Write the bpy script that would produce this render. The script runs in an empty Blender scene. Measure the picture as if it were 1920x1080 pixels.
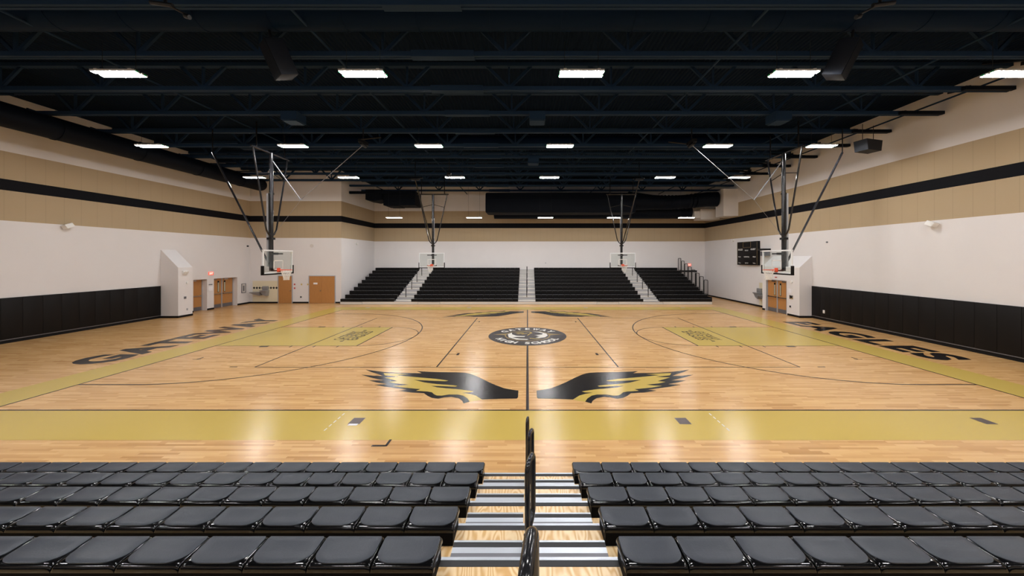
import bpy, bmesh, math, random
from mathutils import Vector, Matrix
from mathutils.geometry import tessellate_polygon
R = random.Random(7)
scene = bpy.context.scene
C = scene.collection
PI = math.pi

# ------------------------------------------------------------------ materials
def mat(name, col, rough=.5, metal=0., spec=.5, coat=0., emis=None, es=0.):
    m = bpy.data.materials.new(name); m.use_nodes = True
    b = m.node_tree.nodes['Principled BSDF']
    b.inputs['Base Color'].default_value = (*col, 1)
    b.inputs['Roughness'].default_value = rough
    b.inputs['Metallic'].default_value = metal
    b.inputs['Specular IOR Level'].default_value = spec
    b.inputs['Coat Weight'].default_value = coat
    if emis:
        b.inputs['Emission Color'].default_value = (*emis, 1)
        b.inputs['Emission Strength'].default_value = es
    return m
def N(m, t, **kw):
    n = m.node_tree.nodes.new(t)
    for k, v in kw.items(): setattr(n, k, v)
    return n
def L(m, a, b): m.node_tree.links.new(a, b)
def val(m, sock, v):
    if hasattr(v, 'is_output'): L(m, v, sock)
    else: sock.default_value = v
def math_(m, op, a, b=0., c=0.):
    n = N(m, 'ShaderNodeMath', operation=op)
    val(m, n.inputs[0], a); val(m, n.inputs[1], b); val(m, n.inputs[2], c)
    return n.outputs[0]
def mixc(m, f, a, b, bt='MIX'):
    n = N(m, 'ShaderNodeMix', data_type='RGBA', blend_type=bt)
    val(m, n.inputs[0], f)
    val(m, n.inputs[6], a if hasattr(a, 'is_output') else (*a, 1))
    val(m, n.inputs[7], b if hasattr(b, 'is_output') else (*b, 1))
    return n.outputs[2]
def pos(m):
    g = N(m, 'ShaderNodeNewGeometry'); s = N(m, 'ShaderNodeSeparateXYZ')
    L(m, g.outputs['Position'], s.inputs[0])
    return g.outputs['Position'], s.outputs[0], s.outputs[1], s.outputs[2]
def bsdf(m): return m.node_tree.nodes['Principled BSDF']
def noise(m, vec, scale, detail=3., sx=1., sy=1., sz=1.):
    mp = N(m, 'ShaderNodeMapping'); mp.inputs['Scale'].default_value = (sx, sy, sz)
    L(m, vec, mp.inputs[0])
    n = N(m, 'ShaderNodeTexNoise'); n.inputs['Scale'].default_value = scale
    n.inputs['Detail'].default_value = detail
    L(m, mp.outputs[0], n.inputs['Vector'])
    return n.outputs['Fac']

WHITE = (.74, .71, .705); TAN = (.43, .325, .20); STRIPE = (.004, .004, .006)
def wall_mat(name, axis):
    m = mat(name, WHITE, .75, 0, .15)
    p, x, y, z = pos(m)
    a = x if axis == 'x' else y
    def band(lo, hi): return math_(m, 'MULTIPLY', math_(m, 'GREATER_THAN', z, lo), math_(m, 'LESS_THAN', z, hi))
    tan = band(5.18, 8.1); st = band(6.46, 6.93)
    fr = math_(m, 'FRACT', math_(m, 'DIVIDE', math_(m, 'ADD', a, 100.0), .61))
    seam = math_(m, 'MULTIPLY', math_(m, 'LESS_THAN', fr, .022), tan)
    n = noise(m, p, 1.2, 4)
    nf = noise(m, p, 60, 2)
    c = mixc(m, tan, WHITE, TAN)
    c = mixc(m, math_(m, 'MULTIPLY', seam, .35), c, (.2, .15, .09))
    c = mixc(m, math_(m, 'MULTIPLY', n, .10), c, (.45, .42, .41))
    c = mixc(m, st, c, STRIPE)
    L(m, c, bsdf(m).inputs['Base Color'])
    bp = N(m, 'ShaderNodeBump'); bp.inputs['Strength'].default_value = .15; bp.inputs['Distance'].default_value = .01
    L(m, nf, bp.inputs['Height']); L(m, bp.outputs[0], bsdf(m).inputs['Normal'])
    return m
M_wallx = wall_mat('painted_wall_x', 'x'); M_wally = wall_mat('painted_wall_y', 'y')
M_pier = mat('painted_pier', WHITE, .75, 0, .2)
FR = .24; FS = .38
def wave(m, strength=.02):
    p, x, y, z = pos(m)
    n = noise(m, p, 1.0, 2, 1.2, 9, 1)
    bp = N(m, 'ShaderNodeBump'); bp.inputs['Strength'].default_value = strength; bp.inputs['Distance'].default_value = .02
    L(m, n, bp.inputs['Height']); L(m, bp.outputs[0], bsdf(m).inputs['Normal'])
    t = N(m, 'ShaderNodeCombineXYZ'); t.inputs[1].default_value = 1.0     # floor strips run along x: reflections smear across them
    L(m, t.outputs[0], bsdf(m).inputs['Tangent']); bsdf(m).inputs['Anisotropic'].default_value = .35
def wood_floor():
    m = mat('maple_floor', (.5, .3, .15), FR, 0, FS)
    p, x, y, z = pos(m)
    row = math_(m, 'FLOOR', math_(m, 'DIVIDE', y, .057))
    wn = N(m, 'ShaderNodeTexWhiteNoise', noise_dimensions='1D'); L(m, row, wn.inputs['W'])
    xs = math_(m, 'ADD', math_(m, 'DIVIDE', x, .75), math_(m, 'MULTIPLY', wn.outputs[0], 17.3))
    seg = math_(m, 'FLOOR', xs)
    cb = N(m, 'ShaderNodeCombineXYZ'); L(m, seg, cb.inputs[0]); L(m, row, cb.inputs[1])
    w2 = N(m, 'ShaderNodeTexWhiteNoise', noise_dimensions='2D'); L(m, cb.outputs[0], w2.inputs['Vector'])
    r = N(m, 'ShaderNodeValToRGB'); e = r.color_ramp.elements
    e[0].position = 0; e[0].color = (.46, .235, .082, 1)
    e[1].position = 1; e[1].color = (.74, .46, .21, 1)
    k = e.new(.12); k.color = (.57, .32, .125, 1)
    k = e.new(.6); k.color = (.66, .39, .16, 1)
    L(m, w2.outputs[0], r.inputs[0])
    g = noise(m, p, 4, 5, 1.2, 30, 1)
    big = noise(m, p, .5, 3, .5, 2.2, 1)
    c = mixc(m, math_(m, 'MULTIPLY', math_(m, 'SUBTRACT', g, .35), .55), r.outputs[0], (.42, .22, .09))
    c = mixc(m, math_(m, 'MULTIPLY', math_(m, 'SUBTRACT', big, .40), .9), c, (.50, .26, .105))
    L(m, c, bsdf(m).inputs['Base Color']); wave(m)
    return m
M_floor = wood_floor()
def paint(name, col):
    m = mat(name, col, FR, 0, FS)
    wave(m); return m
M_gold = paint('gold_court_paint', (.54, .385, .09))
M_black_paint = paint('black_court_paint', (.010, .009, .010))
M_line = paint('dark_line_paint', (.022, .016, .016))
M_grey_paint = paint('charcoal_logo_paint', (.03, .028, .033))
M_white_paint = paint('white_logo_paint', (.75, .72, .66))
M_plate = mat('floor_plate_metal', (.10, .075, .07), .35, .3)

def gloss_black(name, c=.012, rough=.2): return mat(name, (c, c, c*1.1), rough, 0, .5)
M_shell = gloss_black('seat_plastic_gloss', .003, .12)
def seat_pad_mat():
    m = mat('seat_plastic_textured', (.048, .051, .061), .42, 0, .35)
    p, x, y, z = pos(m)
    n = noise(m, p, 3, 5, 60, 4, 4)
    L(m, mixc(m, n, (.021, .026, .037), (.037, .043, .057)), bsdf(m).inputs['Base Color'])
    bp = N(m, 'ShaderNodeBump'); bp.inputs['Strength'].default_value = .25; bp.inputs['Distance'].default_value = .003
    L(m, noise(m, p, 90, 2), bp.inputs['Height']); L(m, bp.outputs[0], bsdf(m).inputs['Normal'])
    return m
M_pad = seat_pad_mat()
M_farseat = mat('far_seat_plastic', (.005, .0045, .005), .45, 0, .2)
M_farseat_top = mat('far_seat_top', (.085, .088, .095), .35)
M_blackmetal = mat('black_powder_coat', (.006, .006, .007), .4, 0, .3)
M_railtube = mat('black_gloss_tube', (.012, .012, .014), .16)
M_padvinyl = mat('black_vinyl', (.006, .005, .005), .5, 0, .2)
M_base = mat('black_rubber_base', (.005, .005, .006), .5, 0, .2)
M_padtrim = mat('pad_trim_grey', (.16, .15, .15), .5)
M_alu = mat('brushed_aluminium', (.52, .55, .60), .42, .8)
M_riser = mat('black_seat_support', (.003, .003, .0035), .6, 0, .05)
M_cable = mat('grey_cable', (.22, .22, .24), .5)
M_fount = mat('satin_steel', (.34, .34, .35), .4, .5)
M_alu_dark = mat('dark_grip_strip', (.022, .022, .025), .6, .2)
M_alu_mid = mat('grey_grip_strip', (.17, .17, .19), .5, .5)
M_steel = mat('stainless_steel', (.55, .54, .52), .25, 1.)
M_frame = mat('grey_door_frame', (.36, .37, .40), .4)
M_beige = mat('beige_riser', (.64, .60, .55), .6)
M_bluenose = mat('blue_grey_nosing', (.20, .23, .29), .4, .4)
def plywood():
    m = mat('plywood_deck', (.7, .45, .22), .32)
    p, x, y, z = pos(m)
    n = noise(m, p, 1.7, 1.5, 3.2, .8, 1)
    w = math_(m, 'SINE', math_(m, 'MULTIPLY', n, 85.))
    f = math_(m, 'MULTIPLY_ADD', w, .5, .5)
    f = math_(m, 'POWER', f, 1.5)
    c = mixc(m, f, (.84, .64, .38), (.63, .36, .13))
    c = mixc(m, math_(m, 'MULTIPLY', noise(m, p, 30, 3, 6, 1, 1), .25), c, (.6, .4, .2))
    L(m, c, bsdf(m).inputs['Base Color']); return m
M_ply = plywood()
def doorwood():
    m = mat('door_veneer', (.45, .2, .06), .35)
    p, x, y, z = pos(m)
    L(m, mixc(m, noise(m, p, 4, 4, 6, 6, .6), (.50, .235, .075), (.40, .18, .055)), bsdf(m).inputs['Base Color'])
    return m
M_door = doorwood()
def ceilmat():
    m = mat('black_roof_deck', (.0045, .011, .026), .7, 0, .03)
    p, x, y, z = pos(m)
    bp = N(m, 'ShaderNodeBump'); bp.inputs['Strength'].default_value = .8; bp.inputs['Distance'].default_value = .03
    L(m, math_(m, 'SINE', math_(m, 'MULTIPLY', x, 41.)), bp.inputs['Height']); L(m, bp.outputs[0], bsdf(m).inputs['Normal'])
    return m
M_ceil = ceilmat()
M_truss = mat('blue_black_steel', (.015, .033, .068), .6, 0, .05)
M_duct = mat('black_duct_fabric', (.004, .013, .034), .5, 0, .04)
M_hvac = mat('black_duct_metal', (.003, .005, .010), .6, 0, .08)
M_speaker = mat('dark_speaker_cabinet', (.010, .014, .023), .5, 0, .2)
M_whitebox = mat('white_plastic', (.78, .76, .73), .4)
M_whiteduct = mat('white_painted_duct', (.62, .58, .55), .6)
M_light = mat('led_lens', (.9, .9, .9), .4, emis=(1.0, .985, .975), es=180.)
M_light_low = mat('led_lens_dimmed', (.9, .9, .9), .4, emis=(1.0, .985, .975), es=75.)
M_housing = mat('fixture_housing', (.5, .5, .5), .4)
M_green = mat('green_end_cap', (.02, .35, .12), .4)
M_orange = mat('orange_rim_paint', (.75, .09, .03), .35)
M_netmat = mat('white_net_cord', (.8, .78, .74), .7)
M_boardframe = mat('silver_white_frame', (.80, .82, .84), .4, 0)
M_exit = mat('red_exit_lens', (.6, .05, .03), .4, emis=(1., .12, .07), es=1.0)
M_exittext = mat('exit_letters', (.9, .8, .75), .4, emis=(1., .6, .5), es=1.2)
M_tile = mat('cream_wall_tile', (.74, .66, .48), .3)
M_darkglass = mat('lite_glass', (.5, .48, .36), .1)
M_scoretext = mat('white_vinyl_lettering', (.8, .8, .78), .5)
M_scoregold = mat('gold_pinstripe', (.30, .22, .10), .5)
M_paper = mat('paper', (.8, .78, .8), .6)
M_yellow = mat('yellow_plate', (.6, .45, .15), .5)
M_red = mat('red_plastic', (.45, .05, .05), .4)
def glass():
    m = bpy.data.materials.new('clear_glass'); m.use_nodes = True
    nt = m.node_tree; nt.nodes.clear()
    o = nt.nodes.new('ShaderNodeOutputMaterial'); t = nt.nodes.new('ShaderNodeBsdfTransparent')
    g = nt.nodes.new('ShaderNodeBsdfGlossy'); g.inputs['Roughness'].default_value = .03
    t.inputs[0].default_value = (.93, .96, .95, 1)
    x = nt.nodes.new('ShaderNodeMixShader'); x.inputs[0].default_value = .04
    nt.links.new(t.outputs[0], x.inputs[1]); nt.links.new(g.outputs[0], x.inputs[2]); nt.links.new(x.outputs[0], o.inputs[0])
    return m
M_glass = glass()

# ------------------------------------------------------------------ mesh builder
class MB:
    def __init__(s): s.v = []; s.f = []; s.m = []; s.sm = []; s.mats = []
    def mi(s, m):
        if m is None: return 0
        if m not in s.mats: s.mats.append(m)
        return s.mats.index(m)
    def add(s, vs, fs, m=None, smooth=False):
        o = len(s.v); k = s.mi(m)
        s.v += [tuple(v) for v in vs]
        for f in fs: s.f.append([i+o for i in f]); s.m.append(k); s.sm.append(smooth)
        return s
    def box(s, x0, x1, y0, y1, z0, z1, m=None):
        if x0 > x1: x0, x1 = x1, x0
        if y0 > y1: y0, y1 = y1, y0
        if z0 > z1: z0, z1 = z1, z0
        v = [(x0,y0,z0),(x1,y0,z0),(x1,y1,z0),(x0,y1,z0),(x0,y0,z1),(x1,y0,z1),(x1,y1,z1),(x0,y1,z1)]
        f = [(0,3,2,1),(4,5,6,7),(0,1,5,4),(1,2,6,5),(2,3,7,6),(3,0,4,7)]
        return s.add(v, f, m)
    def bbox(s, x0, x1, y0, y1, z0, z1, b, m=None, seg=2):
        bm = bmesh.new(); bmesh.ops.create_cube(bm, size=1)
        for v in bm.verts:
            v.co = Vector(((x0+x1)/2+v.co.x*(x1-x0), (y0+y1)/2+v.co.y*(y1-y0), (z0+z1)/2+v.co.z*(z1-z0)))
        bmesh.ops.bevel(bm, geom=bm.edges[:]+bm.verts[:], offset=b, segments=seg, profile=.5, affect='EDGES')
        s.frombm(bm, m, True); return s
    def frombm(s, bm, m=None, smooth=False):
        bm.verts.index_update()
        s.add([v.co[:] for v in bm.verts], [[v.index for v in f.verts] for f in bm.faces], m, smooth); bm.free()
    def beam(s, a, b, w, h, m=None, up=(0, 0, 1)):
        a = Vector(a); b = Vector(b); d = (b-a).normalized(); up = Vector(up)
        if abs(d.dot(up)) > .99: up = Vector((1, 0, 0))
        r = d.cross(up).normalized(); u = r.cross(d)
        v = []
        for p in (a, b):
            for sx, sy in ((-1,-1),(1,-1),(1,1),(-1,1)): v.append(p + r*sx*w/2 + u*sy*h/2)
        return s.add(v, [(0,3,2,1),(4,5,6,7),(0,1,5,4),(1,2,6,5),(2,3,7,6),(3,0,4,7)], m)
    def tube(s, pts, r, m=None, n=8, closed=False, caps=True):
        pts = [Vector(p) for p in pts]; N_ = len(pts); rings = []
        ref = None; vs = []; fs = []
        for i, p in enumerate(pts):
            a = pts[i-1] if (i > 0 or closed) else p
            b = pts[(i+1) % N_] if (i < N_-1 or closed) else p
            d = (b-a).normalized()
            if ref is None:
                ref = d.orthogonal().normalized()
            ref = (ref - d*ref.dot(d)).normalized()
            q = d.cross(ref)
            rr = r[i] if isinstance(r, (list, tuple)) else r
            for k in range(n):
                t = 2*PI*k/n; vs.append(p + ref*math.cos(t)*rr + q*math.sin(t)*rr)
        M_ = N_ if closed else N_-1
        for i in range(M_):
            j = (i+1) % N_
            for k in range(n):
                fs.append((i*n+k, i*n+(k+1) % n, j*n+(k+1) % n, j*n+k))
        if caps and not closed:
            fs.append(tuple(range(n-1, -1, -1))); fs.append(tuple(range((N_-1)*n, N_*n)))
        return s.add(vs, fs, m, True)
    def cyl(s, a, b, r, m=None, n=24): return s.tube([a, b], r, m, n)
    def prism(s, poly, axis, a, b, m=None):
        # poly in the two other axes (x,z) for axis y ; (y,z) for axis x ; (x,y) for z
        def mk(p, t):
            if axis == 'y': return (p[0], t, p[1])
            if axis == 'x': return (t, p[0], p[1])
            return (p[0], p[1], t)
        n = len(poly)
        v = [mk(p, a) for p in poly] + [mk(p, b) for p in poly]
        f = [tuple(range(n)), tuple(range(2*n-1, n-1, -1))] + [(i, (i+1) % n, (i+1) % n+n, i+n) for i in range(n)]
        return s.add(v, f, m)
    def poly(s, pts, z, m=None, th=0):
        tris = tessellate_polygon([[Vector((p[0], p[1], 0)) for p in pts]])
        fs = []
        for t in tris:
            a, b, c = [Vector(pts[i]) for i in t]
            fs.append(t if (b-a).cross(c-a) > 0 else (t[0], t[2], t[1]))
        return s.add([(p[0], p[1], z) for p in pts], fs, m)
    def quad(s, x0, x1, y0, y1, z, m=None):
        x0, x1 = min(x0, x1), max(x0, x1); y0, y1 = min(y0, y1), max(y0, y1)
        return s.add([(x0,y0,z),(x1,y0,z),(x1,y1,z),(x0,y1,z)], [(0,1,2,3)], m)
    def line(s, a, b, w, z, m=None):
        a = Vector(a); b = Vector(b); d = (b-a).normalized(); n = Vector((-d.y, d.x))*w/2
        return s.add([(*(a-n), z), (*(b-n), z), (*(b+n), z), (*(a+n), z)], [(0,1,2,3)], m)
    def arc(s, cx, cy, r, a0, a1, w, z, m=None, n=64):
        vs = []; fs = []
        for i in range(n+1):
            t = a0+(a1-a0)*i/n
            for q in (r-w/2, r+w/2): vs.append((cx+q*math.cos(t), cy+q*math.sin(t), z))
        for i in range(n): fs.append((2*i, 2*i+1, 2*i+3, 2*i+2))
        return s.add(vs, fs, m)
    def mesh(s, name, m=None):
        me = bpy.data.meshes.new(name)
        me.from_pydata(s.v, [], s.f)
        mats = s.mats if s.mats else [m]
        for q in mats: me.materials.append(q)
        me.polygons.foreach_set('material_index', s.m)
        me.polygons.foreach_set('use_smooth', s.sm)
        me.update()
        bm = bmesh.new(); bm.from_mesh(me)
        bmesh.ops.recalc_face_normals(bm, faces=bm.faces[:]) if not getattr(s, 'flat', False) else None
        bm.to_mesh(me); bm.free()
        try: me.set_sharp_from_angle(angle=math.radians(40))
        except Exception: pass
        return me
    def build(s, name, m=None, parent=None):
        o = bpy.data.objects.new(name, s.mesh(name, m)); C.objects.link(o)
        if parent: o.parent = parent
        return o
def flatMB():
    b = MB(); b.flat = True; return b
def tag(o, label=None, cat=None, group=None, kind=None):
    if label: o['label'] = label
    if cat: o['category'] = cat
    if group: o['group'] = group
    if kind: o['kind'] = kind
    return o
def thing(name, label, cat, loc=(0, 0, 0), group=None, rz=0.):
    o = bpy.data.objects.new(name, None); C.objects.link(o); o.location = loc; o.rotation_euler = (0, 0, rz)
    o.empty_display_size = .1
    return tag(o, label, cat, group)
def struct(o): o['kind'] = 'structure'; return o
def copy_tree(o, parent=None):
    c = o.copy(); C.objects.link(c)
    if parent: c.parent = parent
    for ch in list(o.children): copy_tree(ch, c)
    return c
ORD = ['first', 'second', 'third', 'fourth', 'fifth', 'sixth', 'seventh', 'eighth', 'ninth', 'tenth', 'eleventh', 'twelfth', 'thirteenth', 'fourteenth', 'fifteenth', 'sixteenth', 'seventeenth', 'eighteenth', 'nineteenth', 'twentieth', 'twenty-first', 'twenty-second', 'twenty-third', 'twenty-fourth', 'twenty-fifth', 'twenty-sixth', 'twenty-seventh', 'twenty-eighth']
def text_verts(s, bold=0.02, space=1.0):
    """flat letter mesh normalised to the box 0..1 x 0..1; returns verts, faces, aspect"""
    cu = bpy.data.curves.new('lettering', 'FONT'); cu.body = s; cu.size = 1; cu.offset = bold; cu.space_character = space
    cu.resolution_u = 4
    ob = bpy.data.objects.new('lettering', cu); C.objects.link(ob)
    dg = bpy.context.evaluated_depsgraph_get()
    me = bpy.data.meshes.new_from_object(ob.evaluated_get(dg))
    vs = [v.co.copy() for v in me.vertices]; fs = [tuple(p.vertices) for p in me.polygons]
    bpy.data.objects.remove(ob); bpy.data.curves.remove(cu); bpy.data.meshes.remove(me)
    x0 = min(v.x for v in vs); x1 = max(v.x for v in vs); y0 = min(v.y for v in vs); y1 = max(v.y for v in vs)
    return [((v.x-x0)/(x1-x0), (v.y-y0)/(y1-y0)) for v in vs], fs, (x1-x0)/(y1-y0)
def put_text(mb, s, fn, m=None, bold=.02, space=1.0):
    vs, fs, a = text_verts(s, bold, space)
    mb.add([fn(u, v) for u, v in vs], fs, m)

# ------------------------------------------------------------------ camera
H = 3.62; F = 628.
cam = bpy.data.cameras.new('camera'); co = bpy.data.objects.new('camera', cam); C.objects.link(co)
co.location = (0, 0, H); co.rotation_euler = (PI/2, 0, 0)
cam.sensor_fit = 'HORIZONTAL'; cam.sensor_width = 36; cam.lens = F/1920*36
cam.shift_x = -29/1920; cam.shift_y = -57/1920; cam.clip_start = .05; cam.clip_end = 200
scene.camera = co
def G(px, py, z=0.):  # pixel -> floor point
    Y = F*(H-z)/(py-483.); return ((px-989.)*Y/F, Y)

XL, XR, YF, YB = -22.0, 17.1, 32.3, -6.0     # left, right, far and rear walls
YA, XA = 26.55, -14.75                        # the wall that projects at the far left
ZC = 10.5
# ------------------------------------------------------------------ shell
floor = MB().box(XL-.6, XR+.5, YB-.5, YF+.5, -.2, 0, M_floor).build('floor', M_floor); struct(floor)
ceil = MB().box(XL-.6, XR+.5, YB-.5, YF+.5, ZC, ZC+.15).build('ceiling', M_ceil); struct(ceil)
w = MB()
for y0, y1 in ((YB-.3, 22.05), (23.0, 23.5), (25.4, YA+.3)): w.box(XL-.5, XL, y0, y1, 0, ZC)
for y0, y1 in ((22.05, 23.0), (23.5, 25.4)): w.box(XL-.5, XL, y0, y1, 2.14, ZC); w.box(XL-.5, XL-.44, y0, y1, 0, 2.14)
struct(w.build('wall_left', M_wally))
struct(MB().box(XR, XR+.3, YB-.3, YF+.3, 0, ZC).build('wall_right', M_wally))
struct(MB().box(XA-.3, XR, YF, YF+.3, 0, ZC).build('wall_far', M_wallx))
struct(MB().box(XL, XR, YB-.3, YB, 0, ZC).build('wall_rear', M_wallx))
struct(MB().box(XL, XA, YA, YA+.3, 0, ZC).build('wall_far_left', M_wallx))
struct(MB().box(XA-.3, XA, YA+.3, YF, 0, ZC).build('wall_inner_left', M_wally))
# piers with sloping tops
LP0, LP1, LPX = 20.09, 20.95, -20.95
struct(MB().prism([(XL, 0), (LPX, 0), (LPX, 3.02), (XL, 4.1)], 'y', LP0, LP1).build('wall_left_pier', M_pier))
RP0, RP1, RPX = 20.13, 23.3, 16.35
rp = MB()
for a, b in ((RP0, 21.12), (22.98, RP1)): rp.prism([(XR, 0), (RPX, 0), (RPX, 3.02), (XR, 3.72)], 'y', a, b)
rp.prism([(XR, 2.16), (RPX, 2.16), (RPX, 3.02), (XR, 3.72)], 'y', 21.12, 22.98)
struct(rp.build('wall_right_pier', M_pier))
# baseboards
bb = MB()
for y0, y1 in ((LP1, 22.05), (23.0, 23.5), (25.4, YA)): bb.box(XL, XL+.02, y0, y1, 0, .12)
bb.box(XL, LPX+.015, LP0-.015, LP0, 0, .12); bb.box(LPX, LPX+.015, LP0-.015, LP1, 0, .12); bb.box(XL, LPX+.015, LP1, LP1+.015, 0, .12)
struct(bb.build('baseboard_left', M_base))
bb = MB(); bb.box(XR-.02, XR, RP1, YF, 0, .12); bb.box(RPX-.015, XR, RP0-.015, RP0, 0, .12)
bb.box(RPX-.015, RPX, RP0, 21.06, 0, .12); bb.box(RPX-.015, RPX, 23.04, RP1, 0, .12); bb.box(RPX, XR, RP1, RP1+.015, 0, .12)
struct(bb.build('baseboard_right', M_base))
bb = MB()
for a, b in ((XL, -19.76), (-18.61, -17.32), (-15.21, XA)): bb.box(a, b, YA-.02, YA, 0, .12)
struct(bb.build('baseboard_far_left', M_base))
struct(MB().box(XA, XA+.02, YA, YF, 0, .12).build('baseboard_inner_left', M_base))
struct(MB().box(XA, XR, YF-.02, YF, 0, .12).build('baseboard_far', M_base))

# ------------------------------------------------------------------ floor paint (children of the floor)
Y0, Y1, XB = 7.94, 23.18, 12.8; YM = (Y0+Y1)/2
def fl(mb, name, m): return mb.build(name, m, floor)
g = flatMB(); z = .002
g.quad(-XB-1.25, XB+1.25, Y0-1.3, Y0, z); g.quad(-XB-1.25, XB+1.25, Y1, Y1+1.3, z)
g.quad(-XB-1.25, -XB, Y0, Y1, z); g.quad(XB, XB+1.25, Y0, Y1, z)
tag(fl(g, 'gold_border', M_gold), 'gold painted border around the court')
for s in (-1, 1):
    g = flatMB(); g.quad(s*XB, s*7.0, YM-1.83, YM+1.83, z)
    tag(fl(g, 'gold_lane', M_gold), 'gold painted free throw lane')
ln = flatMB(); z = .004; W = .05
for y in (Y0, Y1): ln.line((-XB, y), (XB, y), W, z)
for x in (-XB, XB): ln.line((x, Y0), (x, Y1), W, z)
ln.line((0, Y0), (0, YM-1.80), .07, z); ln.line((0, YM+1.80), (0, Y1), .06, z)
for s in (-1, 1):
    for y in (YM-1.83, YM+1.83): ln.line((s*XB, y), (s*7.0, y), .025, z)
    ln.line((s*7.0, YM-1.83), (s*7.0, YM+1.83), W, z)
    a0, a1 = (-PI/2, PI/2) if s < 0 else (PI/2, 3*PI/2)
    ln.arc(s*7.0, YM, 1.83, a0, a1, .035, z)
    ln.arc(s*11.2, YM, 6.02, a0, a1, W, z, n=96)
    for y in (YM-6.02, YM+6.02): ln.line((s*XB, y), (s*11.2, y), W, z)
    for yy, d in ((YM-1.83, -1), (YM+1.83, 1)):
        ln.quad(s*10.9, s*10.55, yy+d*.02, yy+d*.17, z+.001)
        for q in (9.65, 8.7, 7.75): ln.quad(s*q, s*(q-.05), yy+d*.02, yy+d*.2, z+.001)
    # small T marks
    ln.line((s*2.98, 12.55), (s*2.6, 12.55), .03, z); ln.line((s*2.6, 12.42), (s*2.6, 12.68), .09, z)
    ln.line((s*2.98, 18.9), (s*2.75, 18.9), .03, z); ln.line((s*2.72, 18.78), (s*2.72, 19.0), .08, z)
    ln.line((s*11.6, 11.9), (s*11.9, 11.9), .03, z); ln.line((s*11.75, 11.9), (s*11.75, 12.15), .05, z)
    ln.line((s*9.6, 11.08), (s*9.85, 11.08), .05, z)
    ln.line((s*9.4, 19.6), (s*9.7, 19.6), .05, z)
    # volleyball court
    ln.line((s*3.0, 11.06), (s*3.0, 20.06), W, z)
    ln.line((s*9.0, 11.06), (s*9.0, 20.06), W, z)
for y in (11.06, 20.06): ln.line((-9, y), (9, y), .035, z-.0005)
fl(ln, 'court_lines', M_line)
b = flatMB(); b.line((-3.0, 6.44), (-2.72, 6.44), .05, z); b.line((-2.72, 6.42), (-2.72, 6.66), .05, z)
fl(b, 'corner_mark', M_line)
for x in (-3.78, 3.44, 10.1):
    b = flatMB(); b.quad(x-.13, x+.13, 7.27, 7.56, z, M_plate)
    if x < -3: b.quad(x-.10, x+.10, 7.21, 7.29, z+.001, M_paper)
    fl(b, 'floor_plate', M_plate)
for x in (-11.5, -4.2, 4.2, 11.2):
    b = flatMB(); b.quad(x-.15, x+.15, 24.0, 24.25, z); fl(b, 'floor_plate', M_plate)
b = flatMB()
for x in (-4.25, 4.22):
    for i in range(5): b.quad(x-.012, x+.012, 7.0+i*.17, 7.1+i*.17, z)
fl(b, 'dashed_line', M_white_paint)
# wings
BW = [(95,80),(200,93),(300,105),(480,116),(725,119),(670,97),(850,105),(1120,110),(1200,113),(1250,120),(1300,135),(1380,170),(1480,220),(1560,255),(1650,288),(1740,305),(1812,315),(1808,390),(1795,405),(1600,408),(1400,415),(1330,400),(1300,425),(1262,440),(1195,460),(1180,430),(1140,402),(1060,387),(980,392),(910,407),(840,398),(790,375),(750,345),(600,336),(460,317),(555,304),(340,276),(190,250),(330,242),(220,224),(130,200),(292,200),(150,168),(45,135),(180,148),(283,150),(240,132),(160,108)]
GW = [(295,118),(430,122),(580,132),(430,140),(540,153),(700,168),(880,183),(1025,203),(990,210),(860,206),(635,195),(760,225),(900,243),(1060,254),(1125,262),(1105,272),(960,266),(828,262),(900,280),(1000,290),(1150,302),(1305,325),(1270,335),(1180,340),(1260,352),(1330,372),(1400,415),(1345,430),(1265,440),(1240,405),(1190,372),(1130,360),(1030,360),(950,372),(890,370),(860,355),(840,335),(790,326),(660,318),(710,300),(520,282),(400,262),(500,258),(575,248),(440,235),(360,218),(450,208),(380,188),(310,168),(470,160),(380,151),(312,145)]
def wing(pts): return [G(670+u/6., 680+v/6.) for u, v in pts]
BWf, GWf = wing(BW), wing(GW)
for s, t, lab in ((1, 0, 'near left'), (-1, 0, 'near right'), (1, 1, 'far left'), (-1, 1, 'far right')):
    f = lambda p: (s*p[0], (2*YM-p[1]) if t else p[1])
    o1 = flatMB().poly([f(p) for p in BWf], .003).build('painted_wing', M_black_paint, floor)
    tag(o1, 'black wing painted on the court, '+lab)
    flatMB().poly([f(p) for p in GWf], .0045).build('wing_feathers', M_gold, o1)
# centre logo
lg = flatMB().poly([(1.80*math.cos(t*PI/40), YM+1.80*math.sin(t*PI/40)) for t in range(80)], .005).build('centre_logo', M_grey_paint, floor)
tag(lg, 'round charcoal school emblem at the centre of the court')
lt = flatMB()
def ring_text(mb, s, r0, r1, a_mid, a_step, outward):
    n = len(s)
    for i, ch in enumerate(s):
        if ch == ' ': continue
        vs, fs, asp = text_verts(ch, .05)
        wd = min((r1-r0)*asp, .34) if ch != 'I' else .09
        wd = max(wd, .09)
        off = (i-(n-1)/2)*a_step
        if outward: th = a_mid-off
        else: th = a_mid+off
        c, s_ = math.cos(th), math.sin(th)
        pts = []
        for u, v in vs:
            if outward: rr = r0+(r1-r0)*v; tx = (u-.5)*wd; x = c*rr+s_*tx; y = s_*rr-c*tx
            else: rr = r1-(r1-r0)*v; tx = (u-.5)*wd; x = c*rr-s_*tx; y = s_*rr+c*tx
            pts.append((x, YM+y, .0065))
        mb.add(pts, fs)
ring_text(lt, 'GATEWAY', 1.22, 1.58, PI/2, .31, True)
ring_text(lt, 'HIGH SCHOOL', 1.22, 1.56, -PI/2, .215, False)
tag(lt.build('lettering', M_white_paint, lg), 'white ring lettering')
q = flatMB()
def P(lst): return [(x, YM+y) for x, y in lst]
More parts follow.
